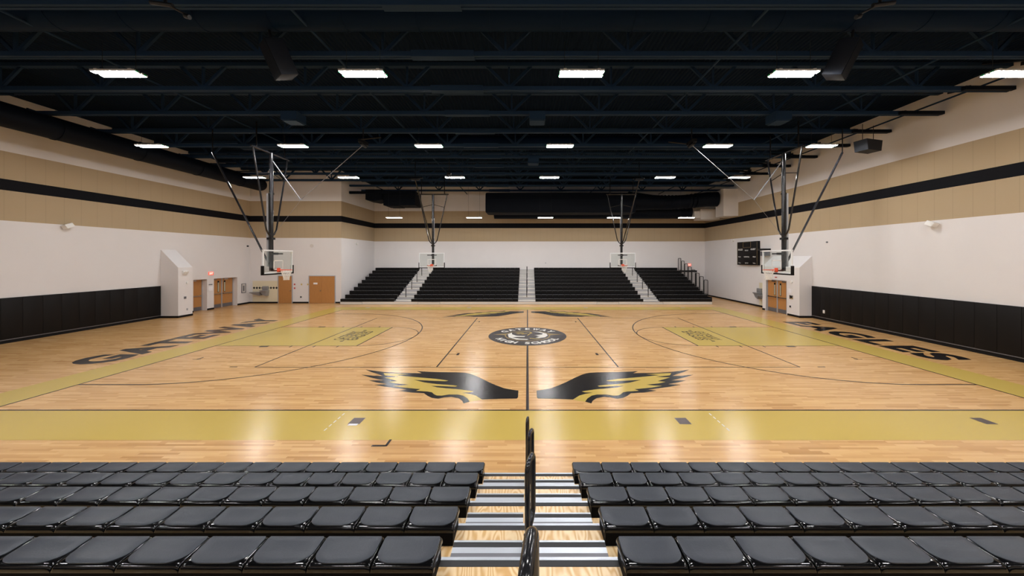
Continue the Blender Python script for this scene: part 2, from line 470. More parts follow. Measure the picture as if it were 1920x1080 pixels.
def ell(a, b_, cx=0, cy=0, n=48): return [(cx+a*math.cos(2*PI*i/n), cy+b_*math.sin(2*PI*i/n)) for i in range(n)]
q.poly(P([(-1.62, .2), (-.95, .42), (-.95, .0)]), .0062); q.poly(P([(1.62, .2), (.95, .0), (.95, .42)]), .0062)
q.poly(P(ell(1.05, 1.05)), .0063)
q.build('gold_rays', paint('dull_gold_logo', (.30, .21, .09)), lg)
q = flatMB(); q.poly(P(ell(.99, .99)), .0068)
q.build('emblem_ground', M_grey_paint, lg)
q = flatMB()
q.poly(P([(-.93,.25),(-.75,.55),(-.72,.2),(-.5,-.08),(-.1,-.16),(-.15,-.3),(-.5,-.3),(-.7,-.42),(-.35,-.62),(.05,-.72),(-.02,-.84),(-.5,-.78),(-.85,-.38)]), .0074)
q.poly(P([(.25,.80),(.6,.72),(.9,.36),(.94,.0),(.8,-.36),(.5,-.52),(.36,-.45),(.56,-.3),(.4,-.12),(.62,-.08),(.32,.06),(.66,.16),(.74,.34),(.55,.6)]), .0074)
q.build('white_feathers', M_white_paint, lg)
q = flatMB()
for pts in ([(-.7,.45),(-.45,.7),(-.1,.82),(.15,.72),(.24,.5),(.12,.28),(.02,.0),(-.02,0),(.06,.3),(.16,.5),(.08,.66),(-.1,.75),(-.4,.63)],
            [(-.55,.35),(-.2,.5),(-.15,.45),(-.45,.28)], [(-.3,.3),(0,.42),(0,.35),(-.25,.22)], [(.1,-.5),(.35,-.62),(.62,-.6),(.4,-.72),(.1,-.6)]):
    q.poly(P(pts), .0074)
q.build('gold_outline', M_gold, lg)
# end lettering
t = flatMB(); put_text(t, 'GATEWAY', lambda u, v: (-14.38-1.55*v, 11.35+8.5*u, .003), bold=.05, space=1.1)
tag(t.build('end_lettering', M_black_paint, floor), 'black lettering along the left end of the court')
t = flatMB(); put_text(t, 'EAGLES', lambda u, v: (14.35+1.5*v, 18.9-7.1*u, .003), bold=.05, space=1.15)
tag(t.build('end_lettering', M_black_paint, floor), 'black lettering along the right end of the court')
for s in (-1, 1):
    t = flatMB()
    def fn(x0, h, l): return (lambda u, v: (s*(x0+h*v), YM+s*(.5-u)*l, .006)) if s > 0 else (lambda u, v: (-(x0+h*v), YM+(u-.5)*l, .006))
    put_text(t, 'GATEWAY', fn(8.12, .45, 1.7), bold=.0); put_text(t, 'EAGLES', fn(7.52, .45, 1.7), bold=.0)
    t.line((s*8.05, YM-.95), (s*8.05, YM+.95), .04, .006)
    for d in (-1, 1): t.quad(s*7.98, s*8.12, YM+d*1.0, YM+d*1.1, .006)
    tag(t.build('lane_crest', M_black_paint, floor), 'black crest lettering painted on the gold lane')

# ------------------------------------------------------------------ roof trusses
YT0 = 9.85; ST = 1.985; ZB = 9.5
def truss(xa, xb):
    bc = MB(); tc = MB(); webs = []
    bc.box(xa, xb, -.09, -.015, ZB, ZB+.14); bc.box(xa, xb, .015, .09, ZB, ZB+.14)
    bc.box(xa, xb, -.015, .015, ZB+.11, ZB+.14)
    bc.box(-3.4, -1.56, -.11, .11, ZB-.025, ZB+.165)
    tc.box(xa, xb, -.09, .09, ZC-.15, ZC-.02)
    x = -.65-3.6*6
    zt, zb = ZC-.1, ZB+.1
    while x < xb+1.8:
        wb = MB()
        for a, b_ in (((x, zb), (x-.8, zt)), ((x, zb), (x+.8, zt)), ((x, zb), (x, zt))):
            if xa <= a[0] <= xb and xa <= b_[0] <= xb:
                th = .10 if a[0] != b_[0] else .06
                wb.beam((a[0], 0, a[1]), (b_[0], 0, b_[1]), th, .07, up=(0, 1, 0))
        if wb.v: webs.append(wb)
        x += 3.6
    return bc, tc, webs
def mk_truss(xa, xb):
    t = thing('roof_truss', '', 'roof truss')
    a, b_, c = truss(xa, xb)
    a.build('bottom_chord', M_truss, t); b_.build('top_chord', M_truss, t); [w_.build('web_brace', M_truss, t) for w_ in c]
    return t
ta = mk_truss(XL+.05, XR-.05); tb = mk_truss(XA+.05, XR-.05); useda = usedb = False
for k in range(-1, 11):
    y = YT0+ST*k
    if y < YA:
        t = copy_tree(ta) if useda else ta; useda = True
    else:
        t = copy_tree(tb) if usedb else tb; usedb = True
    t.location = (0, y, 0)
    n = k+1
    t['label'] = 'blue-black steel roof truss spanning the gym, %s' % (('%s from the camera' % ORD[n] if n else 'nearest to the camera') if n < 6 else ('%s from the far wall' % ORD[11-n] if n < 11 else 'nearest to the far wall'))
    t['group'] = 'roof trusses'
# bracing pipes running in depth
for i, (x, zz, lab) in enumerate(((-20.9, 9.8, 'over the left wall duct'), (-13.0, 9.72, 'over the left goal'), (-5.8, 9.72, 'left of the centre line'), (5.9, 9.72, 'right of the centre line'), (12.6, 9.72, 'over the right goal'), (16.3, 9.78, 'beside the right wall'))):
    o = MB().tube([(x, 7.2, zz), (x, YA-.1 if x < XA else YF-.1, zz)], .035).build('brace_pipe', M_truss)
    tag(o, 'dark steel bracing pipe running in depth '+lab, 'pipe', 'roof bracing pipes')
# corner struts at right wall
for k in range(0, 9):
    y = YT0+ST*k
    s_ = MB(); s_.beam((15.2, y-.16, ZB+.02), (16.95, y-.16, ZB+.02), .13, .13); s_.beam((15.35, y-.16, ZB+.05), (16.8, y+ST-.5, ZC-.3), .13, .12); s_.beam((16.6, y-.16, ZB+.05), (15.4, y+ST-.5, ZC-.3), .09, .09)
    o = s_.build('truss_strut', M_hvac)
    tag(o, 'dark diagonal steel strut against the right wall, %s from the camera' % ORD[k], 'strut', 'struts along the right wall')
for k in range(1, 8):
    y = YT0+ST*k
    s_ = MB(); s_.beam((-21.8, y-.16, ZB+.2), (-20.4, y+ST-.5, ZC-.4), .08, .08); s_.beam((-20.4, y-.16, ZB+.2), (-21.6, y+ST-.5, ZC-.5), .05, .05)
    o = s_.build('truss_strut', M_truss)
    tag(o, 'dark diagonal steel strut against the left wall, %s from the camera' % ORD[k-1], 'strut', 'struts along the left wall')
# ducts
def duct_x(name, lab, x0, x1, y, z, r, m, seams=2.4):
    d = MB(); pts = []; rr = []
    d.tube([(x0, y, z), (x1, y, z)], r, n=40)
    x = x0+seams
    while x < x1:
        d.tube([(x-.02, y, z), (x+.02, y, z)], r+.012, n=40); x += seams
    return d
tag(duct_x('', '', XL+.1, XR-.1, 8.88, 10.06, .38, M_duct, 1.9).build('air_duct', M_duct), 'large round blue-black duct crossing the roof nearest the camera', 'duct')
tag(duct_x('', '', -16, XR-3, 18.85, 10.06, .38, M_duct, 2.4).build('air_duct', M_duct), 'large round blue-black duct crossing the middle of the roof', 'duct')
d = MB(); pts = [(-19.75, YB+.2, 9.0), (-19.75, 24.75, 9.0), (-19.75, 24.93, 9.0), (-19.75, 25.0, 9.0)]
d.tube(pts, [.45, .45, .38, .2], n=40)
y = -4.
while y < 24.5: d.tube([(-19.75, y-.03, 9.0), (-19.75, y+.03, 9.0)], .47, n=40); y += 3.0
tag(d.build('air_duct', M_hvac), 'long black round duct hanging along the left wall', 'duct')
d = thing('air_duct', 'massive black duct hanging before the far wall', 'duct', (0, 0, 0))
m1 = MB(); m1.bbox(-3.5, 9.0, 27.75, 29.5, 7.35, 9.02, .12)
m1.tube([(8.6, 28.6, 8.45), (10.6, 28.6, 8.35), (12, 28.6, 8.3), (14, 28.4, 8.4), (15.0, 28.1, 8.5), (15.85, 28.0, 8.5)], [.8, .62, .58, .58, .6, .6], n=32)
m1.build('trunk', M_hvac, d)
m2 = MB(); x = 10.8
for i in range(12): m2.tube([(x+i*.3, 28.6-(.0 if i < 8 else (i-8)*.12), 8.33+(0 if i < 8 else .03*(i-8))), (x+i*.3+.05, 28.6-(.0 if i < 8 else (i-8)*.12), 8.33+(0 if i < 8 else .03*(i-8)))], .62, n=32)
m2.build('flexible_sleeve', M_hvac, d)
d2 = MB(); d2.tube([(-3.0, 30.35, 7.85), (9, 30.35, 7.85), (14.7, 30.35, 7.75)], [.72, .72, .6], n=32)
tag(d2.build('air_duct', M_hvac), 'lower black duct behind the massive far duct', 'duct')
d = MB(); d.box(15.95, XR-.01, 27.2, 28.4, 7.0, 9.2); d.box(15.9, XR-.01, 27.15, 27.2, 7.0, 9.2)
tag(d.build('duct_box', M_whiteduct), 'white box duct on the right wall beside the massive black duct', 'duct')
d = MB(); d.box(15.3, 17.0, 29.6, 30.8, 7.0, 7.9); d.box(14.8, 15.3, 29.7, 30.7, 7.15, 7.75)
tag(d.build('duct_box', M_whiteduct), 'low white box duct in the far right corner', 'duct')
d = MB(); d.box(-13.5, -12.1, 27.9, 29.3, 8.45, 9.3); d.prism([(-13.5, 8.45), (-12.1, 8.45), (-12.8, 8.33)], 'y', 27.9, 29.3)
tag(d.build('air_handler', M_hvac), 'small black air unit above the far left corner', 'air handler')
d = MB(); d.box(-12.05, -9.4, 28.0, 29.6, 8.0, 9.2); d.box(-11.8, -10.8, 28.1, 29.5, 7.95, 8.0)
tag(d.build('air_handler', M_hvac), 'wide black air unit hanging left of the far goal', 'air handler')
o = MB().box(-14.7, -9.5, 27.6, 27.8, 8.9, 9.1).build('unit_support_rail', M_hvac); tag(o, 'black support rail in front of the black air units', 'rail')

# ------------------------------------------------------------------ light fixtures
def mk_fixture():
    t = thing('light_fixture', '', 'light')
    h = MB()
    for dy in (-.1, .1): h.box(-.6, .6, dy-.07, dy+.07, .012, .06)
    h.box(-.5, -.42, -.16, .16, .06, .085); h.box(.42, .5, -.16, .16, .06, .085)
    h.build('housing', M_housing, t)
    for dy in (-.1, .1):
        MB().box(-.585, .585, dy-.052, dy+.052, 0, .012).build('lens', M_light, t)
        e = MB(); e.box(-.62, -.6, dy-.03, dy+.03, .01, .05); e.box(.6, .62, dy-.03, dy+.03, .01, .05); e.build('end_cap', M_green, t)
    return t
fx = mk_fixture(); usedf = False
def wires(t, dz):
    for x in (-.46, .46): MB().tube([(x, 0, .08), (x, 0, dz)], .006, n=5).build('hanging_wire', M_blackmetal, t)
rows = [(9.2, 8.65, [-11.22, -4.51, 1.48, 7.31, 13.24], 'nearest row in view'),
        (15.15, 8.65, [-17.0, -10.6, -4.46, 1.47, 8.6, 13.3], 'middle row'),
        (21.1, 8.65, [-17.2, -11.26, -4.57, 1.38, 8.67, 13.34], 'third row'),
        (27.0, 6.82, [-10.75, -4.3, 1.45, 7.05, 12.8], 'low far row'),
        (3.25, 8.65, [-17, -11.2, -4.5, 1.5, 7.3, 13.3], 'row above the near bleachers'),
        (-2.7, 8.65, [-11.2, -4.5, 1.5, 7.3, 13.3], 'row behind camera')]
for y, zz, xs, lab in rows:
    for i, x in enumerate(xs):
        f = copy_tree(fx) if usedf else fx
        usedf = True
        f.location = (x, y, zz)
        f['label'] = 'bright white twin-tube light, %s from the left in the %s' % (ORD[i], lab)
        f['group'] = 'high bay lights, ' + lab
        wires(f, ZB-zz+.05)
    if lab == 'low far row':
        for c_ in f.children:
            if c_.name.startswith('lens'):
                c_.data = c_.data.copy(); c_.data.materials[0] = M_light_low
        # drop the wire that came along with the copy
fixt = [o for o in C.objects if o.name.startswith('light_fixture')]
for f in fixt:
    ws = [c for c in f.children if c.name.startswith('hanging_wire')]
    for extra in ws[:-2]: bpy.data.objects.remove(extra)

# ------------------------------------------------------------------ speakers and boxes on the trusses
def slab_speaker(x, y, z, rz, tilt, lab):
    t = thing('loudspeaker', lab, 'speaker', (x, y, z), 'tilted loudspeakers'); t.rotation_euler = (tilt, 0, rz)
    MB().bbox(-.26, .26, -.22, .22, -.45, .45, .015).build('cabinet', M_speaker, t)
    MB().box(-.24, .24, -.232, -.221, -.43, .43).build('grille', M_hvac, t)
    MB().beam((0, 0, .44), (0, .1, .8), .05, .05).build('bracket', M_blackmetal, t)
slab_speaker(-6.75, 9.1, 9.0, math.radians(-38), math.radians(24), 'dark tilted loudspeaker under the roof between the two left lights')
slab_speaker(8.55, 9.1, 9.0, math.radians(38), math.radians(24), 'pale-sided tilted loudspeaker under the roof right of the fourth light')
for x, y, lab in ((-9.6, 13.75, 'left, above the left goal'), (.4, 13.75, 'middle, over centre court'), (10.3, 13.75, 'right, beside the right goal'), (.35, 19.9, 'small in the distance over centre court')):
    b = MB(); b.box(x-.32, x+.32, y-.3, y+.3, ZB-.32, ZB+.02); b.box(x-.28, x+.28, y-.26, y+.26, ZB-.36, ZB-.32)
    tag(b.build('junction_box', M_truss), 'square dark box under a roof truss, '+lab, 'box', 'boxes under the trusses')
t = thing('hanging_speaker', 'black wedge loudspeaker hanging beside the right wall', 'speaker', (15.35, 15.1, 8.65)); t.rotation_euler = (0, 0, math.radians(15))
MB().prism([(-.5, .22), (.5, .22), (.42, -.25), (-.42, -.25)], 'y', -.25, .25).build('cabinet', M_speaker, t)
w_ = MB()
for x in (-.35, .35): w_.tube([(x, 0, .2), (x, 0, .95)], .012, n=6)
w_.build('hanger', M_blackmetal, t)

# ------------------------------------------------------------------ basketball goals
def goal(lab, loc, rz, boardw=1.83, topz=8.46, net=True, side=False):
    """local frame: board faces -Y, board plane at y=0, rim towards -Y; z absolute"""
    t = thing('basketball_goal', lab, 'basketball hoop', loc, 'ceiling-hung basketball goals', rz)
    hw = boardw/2; z0, z1 = 2.9, 3.97
    MB().box(-hw+.04, hw-.04, -.008, .008, z0+.04, z1-.03).build('backboard_glass', M_glass, t)
    f = MB()
    f.box(-hw, hw, -.04, .04, z1-.06, z1); f.box(-hw, hw, -.03, .03, z0, z0+.06)
    f.box(-hw, -hw+.045, -.03, .03, z0+.06, z1-.045); f.box(hw-.045, hw, -.03, .03, z0+.06, z1-.045)
    f.build('board_frame', M_boardframe, t)
    s = MB(); a, b_ = 3.05, 3.05+.46
    for (x0, x1, zz0, zz1) in ((-.305, .305, b_-.05, b_), (-.305, .305, a, a+.05), (-.305, -.255, a, b_), (.255, .305, a, b_)): s.box(x0, x1, -.014, -.009, zz0, zz1)
    s.build('target_square', M_whitebox, t)
    p = MB(); p.bbox(-hw-.03, hw+.03, -.05, .05, z0-.06, z0+.005, .012)
    for s_ in (-1, 1): p.bbox(min(s_*(hw-.012), s_*(hw+.03)), max(s_*(hw-.012), s_*(hw+.03)), -.07, .07, z0-.06, z0+.36, .012)
    p.build('edge_padding', M_padvinyl, t)
    r = MB(); yc = -.38
    r.tube([(.225*math.cos(2*PI*i/28), yc+.225*math.sin(2*PI*i/28), 3.05) for i in range(28)], .012, closed=True)
    r.bbox(-.08, .08, -.17, -.03, 2.96, 3.07, .01); r.box(-.1, .1, -.03, -.012, 2.94, 3.14)
    for s_ in (-1, 1): r.beam((s_*.07, -.12, 3.0), (s_*.17, yc+.16, 3.045), .025, .03)
    r.build('rim', M_orange, t)
    if net:
        n_ = MB(); K = 12
        lv = [(.225, 3.04), (.19, 2.94), (.155, 2.84), (.125, 2.74), (.11, 2.64), (.115, 2.58)]
        for i in range(K):
            for d_ in (-1, 1):
                pts = []
                for j, (rr, zz) in enumerate(lv):
                    an = 2*PI*(i+d_*j*.5)/K
                    pts.append((rr*math.cos(an), yc+rr*math.sin(an), zz))
                n_.tube(pts, .008, n=4)
        n_.build('net', M_netmat, t)
    m = MB(); m.tube([(0, .32, 3.0), (0, .32, topz)], .085, n=16); m.tube([(0, .32, 6.55), (0, .32, 6.62)], .11, n=16)
    m.build('mast', M_railtube, t)
    m = MB(); m.box(-.06, .06, .42, .50, 3.2, 6.6); m.build('lift_rail', M_frame, t)
    m = MB(); m.box(-.06, .06, .03, .32, 3.0, 3.1); m.box(-.06, .06, .03, .32, 3.75, 3.85); m.box(-.35, .35, .03, .06, 3.0, 3.08); m.box(-.35, .35, .03, .06, 3.77, 3.83); m.box(-.12, .12, .22, .45, 4.45, 4.55)
    m.build('board_mount', M_blackmetal, t)
    m = MB(); m.tube([(-1.15, .32, topz), (1.15, .32, topz)], .045)
    for s_ in (-1, 1): m.tube([(s_*.85, .32, topz), (s_*.85, .32, ZB+.1)], .03)
    m.build('top_beam', M_railtube, t)
    m = MB()
    for s_ in (-1, 1):
        m.tube([(s_*1.05, .32, topz), (s_*.35, .32, 5.1), (s_*.30, .32, 4.9), (s_*.18, .32, 4.72), (0, .32, 4.6)], .035)
    m.tube([(-.82, .32, 7.35), (0, .32, 7.55), (.82, .32, 7.35)], .02)
    m.build('side_brace', M_railtube, t)
    if side:
        m = MB(); m.tube([(0, .2, 4.5), (0, -3.6, 8.45)], .035); m.tube([(0, -3.6, 8.45), (0, -3.6, ZB+.1)], .022); m.build('front_brace', M_railtube, t)
        m = MB(); m.box(-.25, .25, -3.7, -3.5, 8.45, 8.55); m.tube([(-.4, -3.6, 8.5), (-.2, -3.2, 8.62)], .03); m.tube([(.2, -3.8, 8.5), (.4, -3.4, 8.62)], .03); m.build('winch', M_blackmetal, t)
        return t
    m = MB(); m.tube([(0, .4, 3.3), (.0, .55, 3.55), (0, 3.05, 8.5)], .042); m.tube([(0, 3.05, 8.5), (0, 3.05, ZB+.1)], .022)
    m.build('back_brace', M_railtube, t)
    m = MB(); m.tube([(0, .25, 8.1), (0, -1.05, 6.3)], .022); m.build('folding_strut', M_cable, t)
    m = MB(); m.tube([(0, -1.05, 6.3), (0, -3.95, 8.85)], .014, n=5); m.tube([(0, -1.05, 6.3), (0, .2, 4.7)], .006, n=5)
    m.build('hoist_cable', M_cable, t)
    m = MB(); m.tube([(-.25, -3.95, 8.85), (.25, -3.95, 8.85)], .07, n=12); m.box(-.3, .3, -4.05, -3.85, 8.9, 9.05); m.tube([(0, -3.95, 9.0), (0, -3.95, ZB+.1)], .03); m.tube([(-.3, -4.0, 9.0), (-.3, -4.9, 9.1)], .03)
    m.build('winch', M_blackmetal, t)
    return t
goal('left main basketball goal with glass backboard, orange rim and white net', (-11.58, YM, 0), PI/2)
goal('right main basketball goal with glass backboard beside the scoreboard', (11.58, YM, 0), -PI/2)
def side_goal(lab, x):
    return goal(lab, (x, 24.5, 0), 0, topz=8.3, side=True)
side_goal('small far basketball goal left of centre, before the far bleachers', -7.0)
side_goal('small far basketball goal right of centre, before the far bleachers', 6.97)
# pulley gear at the top edge
for px, py, s, lab in ((310, 12, 1, 'left'), (1650, 12, -1, 'right')):
    Yq = 6.9; xx = (px-989)*Yq/F; zq = H+(483-py)*Yq/F
    m = MB(); m.tube([(xx-s*.3, Yq, zq+.08), (xx+s*.15, Yq, zq+.02)], .04, n=10); m.tube([(xx+s*.1, Yq, zq), (xx+s*.38, Yq+.12, zq-.12)], .022)
    m.tube([(xx+s*.30, Yq+.1, zq-.12), (xx+s*.40, Yq+.1, zq-.15)], .045, n=10)
    m.tube([(xx, Yq, zq+.02), (xx, Yq, ZC)], .03)
    tag(m.build('hoist_pulley', M_blackmetal), 'black hoist pulley at the top %s edge of the ceiling' % lab, 'pulley', 'hoist pulleys')

m = MB(); m.tube([(-4.85, 20.2, 8.62), (-4.72, 20.2, 8.36), (-4.6, 20.2, 8.62)], .045, n=8); m.box(-4.85, -4.6, 20.1, 20.3, 8.6, 8.72); m.tube([(-4.72, 20.2, 8.7), (-4.72, 20.2, ZB)], .02)
tag(m.build('hoist_pulley', M_blackmetal), 'small dark pulley hanging in front of a distant light, left of centre', 'pulley', 'hoist pulleys')
# ------------------------------------------------------------------ doors
def leaf_x(t, y0, y1, X, s, zt=2.12, lite='r', bar=True):
    """door leaf lying in the YZ plane at X; s=+1 faces +X"""
    lf = MB().box(X-.02, X+.02, y0, y1, .01, zt).build('door_leaf', M_door, t)
    f = X+s*.021
    MB().box(f-.004, f+.004, y0+.03, y1-.03, .02, .27).build('kick_plate', M_alu_mid, lf)
    if lite:
        yc = y1-.22 if lite == 'r' else y0+.22
        MB().box(f-.006, f+.006, yc-.07, yc+.07, 1.12, 1.94).build('lite_frame', M_blackmetal, lf)
        MB().box(f-.004+s*.006, f+.004+s*.006, yc-.045, yc+.045, 1.15, 1.82).build('glass_lite', M_darkglass, lf)
    if bar:
        b = MB(); b.box(f, f+s*.07, y0+.05, y0+.11, .97, 1.05); b.box(f, f+s*.07, y1-.11, y1-.05, .97, 1.05); b.box(f+s*.04, f+s*.075, y0+.05, y1-.05, .985, 1.035)
        b.build('push_bar', M_steel, lf)
    MB().box(f, f+s*.05, y0+.15, y0+.45, zt-.1, zt-.04).build('door_closer', M_steel, lf)
d = bpy.data.objects.new('door_1', None); C.objects.link(d); struct(d)
fr = MB(); X = XL-.36
for y in (22.055, 22.95): fr.box(X-.05, X+.05, y, y+.045, 0, 2.135)
fr.box(X-.05, X+.05, 22.1, 22.95, 2.12, 2.135); fr.build('door_frame', M_frame, d)
leaf_x(d, 22.1, 22.95, X, 1, lite=None)
d = bpy.data.objects.new('door_2', None); C.objects.link(d); struct(d)
fr = MB()
for y in (23.505, 25.35): fr.box(X-.05, X+.05, y, y+.045, 0, 2.135)
fr.box(X-.05, X+.05, 23.55, 25.35, 2.12, 2.135); fr.box(X-.05, X+.06, 24.42, 24.48, 0, 2.12); fr.build('door_frame', M_frame, d)
leaf_x(d, 23.55, 24.42, X, 1, lite='r'); leaf_x(d, 24.48, 25.35, X, 1, lite='l')
d = bpy.data.objects.new('door_5', None); C.objects.link(d); struct(d)
fr = MB(); X = RPX+.14
for y in (21.125, 22.93): fr.box(X-.13, X+.05, y, y+.045, 0, 2.155)
fr.box(X-.13, X+.05, 21.17, 22.93, 2.12, 2.155); fr.box(X-.06, X+.05, 22.02, 22.08, 0, 2.12); fr.build('door_frame', M_frame, d)
leaf_x(d, 21.17, 22.02, X, -1, lite='r'); leaf_x(d, 22.08, 22.93, X, -1, lite='l')
def flat_door(name, xs, sign=False, handle=None):
    d = bpy.data.objects.new(name, None); C.objects.link(d); struct(d)
    x0, x1 = xs[0], xs[-1]
    f = MB(); f.box(x0-.05, x0, YA-.05, YA-.001, 0, 2.2); f.box(x1, x1+.05, YA-.05, YA-.001, 0, 2.2); f.box(x0, x1, YA-.05, YA-.001, 2.15, 2.2); f.build('door_frame', M_frame, d)
    for i in range(len(xs)-1):
        lf = MB().box(xs[i]+.004, xs[i+1]-.004, YA-.04, YA-.002, .01, 2.145).build('door_leaf', M_door, d)
        hx = xs[i+1]-.1 if i == 0 else None
        if hx:
            h = MB(); h.box(hx-.09, hx+.03, YA-.09, YA-.07, .98, 1.0); h.box(hx-.02, hx+.03, YA-.08, YA-.04, .95, 1.03); h.build('door_handle', M_steel, lf)
        if sign and i == 0:
            MB().bbox(xs[i]+.33, xs[i]+.65, YA-.05, YA-.041, 1.5, 1.64, .003).build('door_sign', M_paper, lf)
    return d
flat_door('door_3', (-19.71, -18.66)); flat_door('door_4', (-17.27, -16.27, -15.26), True)

# ------------------------------------------------------------------ wall fittings
def fit(name, lab, cat, mb, m, group=None): return tag(mb.build(name, m), lab, cat, group)
def exit_sign(loc, rz, lab):
    t = thing('exit_sign', lab, 'exit sign', loc, None, rz)
    MB().bbox(-.17, .17, -.04, 0, -.11, .11, .008).build('sign_case', M_exit, t)
    e = MB(); put_text(e, 'EXIT', lambda u, v: (-.13+.26*u, -.044, -.065+.13*v), bold=.03); e.build('lettering', M_exittext, t)
exit_sign((XL, 23.26, 2.52), PI/2, 'red lit exit sign on the left wall between the doors')
exit_sign((15.6, YF, 2.92), 0, 'red lit exit sign on the far wall behind the guard rails')
def box_spk(x, y, z, s, lab):
    t = thing('box_speaker', lab, 'wall box', (x, y, z), 'tilted white wall boxes'); t.rotation_euler = (math.radians(25), math.radians(12*s), 0)  # square speaker box on the wall, not a lamp
    MB().bbox(-.12, .12, -.16, .16, -.10, .10, .02).build('case', M_whitebox, t)
    MB().box(-.04+s*.1, .04+s*.1, -.04, .04, -.04, .04).build('bracket', M_frame, t)
box_spk(XL+.13, 15.94, 5.12, -1, 'tilted white box high on the left wall at the tan band')
box_spk(XR-.13, 14.06, 5.03, 1, 'tilted white box high on the right wall at the tan band')
def disc(name, lab, cat, c, axis, r, m, th=.05):
    a = Vector(c); d_ = Vector(axis)*th
    return fit(name, lab, cat, MB().cyl(a, a+d_, r), m)
disc('round_speaker', 'small white round fitting on the inner left wall', 'wall fitting', (XA, 28.9, 4.83), (1, 0, 0), .11, M_whitebox, .1)
disc('round_speaker', 'small white round fitting on the right wall beside the scoreboard', 'wall fitting', (XR, 27.8, 5.05), (-1, 0, 0), .12, M_whitebox, .12)
disc('wall_speaker', 'pale round speaker grille above the left storeroom doors', 'wall fitting', (-17.1, YA, 4.55), (0, -1, 0), .14, M_whiteduct, .02)
disc('camera_dome', 'tiny dark camera dot on the left wall near the corner', 'camera', (XL, 26.3, 4.52), (1, 0, 0), .06, M_blackmetal, .08)
disc('camera_dome', 'tiny dark dot high on the right wall above the pads', 'camera', (XR, 19.1, 4.5), (-1, 0, 0), .045, M_alu_mid, .05)
disc('camera_dome', 'tiny pale dot on the far wall over the bleachers', 'camera', (1.75, YF, 3.1), (0, -1, 0), .05, M_frame, .03)
# left pier fittings
t = thing('emergency_light', 'white twin-lamp emergency light on the left pier', 'emergency light', (LPX, 20.45, 2.72))
MB().bbox(0, .08, -.14, .14, -.12, .10, .01).build('case', M_whitebox, t)
for yy in (-.13, .13): MB().cyl((.08, yy*.6, .02), (.13, yy*.6, 0), .06).build('lamp_head', M_whitebox, t)
disc('alarm_horn', 'round white alarm on the left pier under the emergency light', 'alarm', (LPX, 20.62, 2.08), (1, 0, 0), .08, M_whitebox)
fit('switch_plate', 'grey switch plate on the left pier', 'switch', MB().bbox(LPX, LPX+.02, 20.42, 20.56, 1.1, 1.24, .005), M_alu_mid)
fit('outlet_plate', 'small outlet plate low on the left pier', 'outlet', MB().bbox(LPX, LPX+.015, 20.58, 20.66, .38, .5, .004), M_frame)
fit('paper_notice', 'white notice on the left wall between the two doorways', 'notice', MB().box(XL, XL+.01, 23.12, 23.4, 1.3, 1.62), M_paper)
fit('coat_hook_rail', 'thin grey sign above the notice between the doorways', 'sign', MB().box(XL, XL+.015, 23.12, 23.38, 1.72, 1.78), M_alu_mid)
t = thing('extinguisher_cabinet', 'recessed fire extinguisher cabinet on the left wall near the corner', 'extinguisher cabinet', (XL, 25.95, 1.25))
c_ = MB(); c_.box(0, .03, -.2, -.16, -.36, .36); c_.box(0, .03, .16, .2, -.36, .36); c_.box(0, .03, -.16, .16, .32, .36); c_.box(0, .03, -.16, .16, -.36, -.32); c_.build('cabinet_frame', M_alu_mid, t)
MB().box(0, .012, -.16, .16, -.32, .32).build('cabinet_window', M_whiteduct, t); MB().box(.012, .02, -.06, .07, -.22, .2).build('extinguisher', M_alu_mid, t)
# fountain with tiled backsplash (local: wall plane y=0, faces -Y, x right)
def tiles(lab, loc, rz, x0, x1, nd):
    t = thing('tile_panel', lab, 'tile panel', loc, None, rz)
    MB().box(x0, x1, -.014, -.001, .125, 1.78).build('tiles', M_tile, t)
    for i in range(nd):
        cx = x0+(i+.5)*(x1-x0)/nd; r_ = .10
        MB().prism([(cx-r_, 1.22), (cx, 1.22-r_), (cx+r_, 1.22), (cx, 1.22+r_)], 'y', -.018, -.0122).build('diamond_tile', M_blackmetal, t)
def fountain(lab, loc, rz, flip=1):
    t = thing('drinking_fountain', lab, 'drinking fountain', loc, None, rz)
    f = flip
    def bx(x0, x1): return (min(f*x0, f*x1), max(f*x0, f*x1))
    a, b_ = bx(.1, .6); MB().bbox(a, b_, -.42, -.013, .98, 1.06, .02).build('basin', M_fount, t)
    m = MB(); m.prism([(a, .98), (b_, .98), (b_-.05, .60), (a+.2, .70)], 'y', -.34, -.02); m.build('lower_cover', M_fount, t)
    a, b_ = bx(-.65, .08); MB().bbox(a, b_, -.45, -.013, .84, .92, .02).build('basin', M_fount, t)
    m = MB(); m.prism([(a, .84), (b_, .84), (b_, .64), (a+.25, .74)], 'y', -.36, -.02); m.build('lower_cover', M_fount, t)
    a, b_ = bx(.12, .55); MB().bbox(a, b_, -.14, -.013, 1.06, 1.36, .01).build('bottle_filler', M_fount, t)
tiles('cream tile panel with a row of black diamonds on the back wall', (-20.75, YA, 0), 0, -1.02, .98, 9)
fountain('stainless drinking fountain with bottle filler on the back wall', (-21.05, YA, 0), 0)
tiles('cream tile panel with black diamonds on the right wall', (XR, 24.1, 0), -PI/2, -.6, .4, 3)
fountain('stainless drinking fountain on the right wall beside the pier', (XR, 24.25, 0), -PI/2, -1)
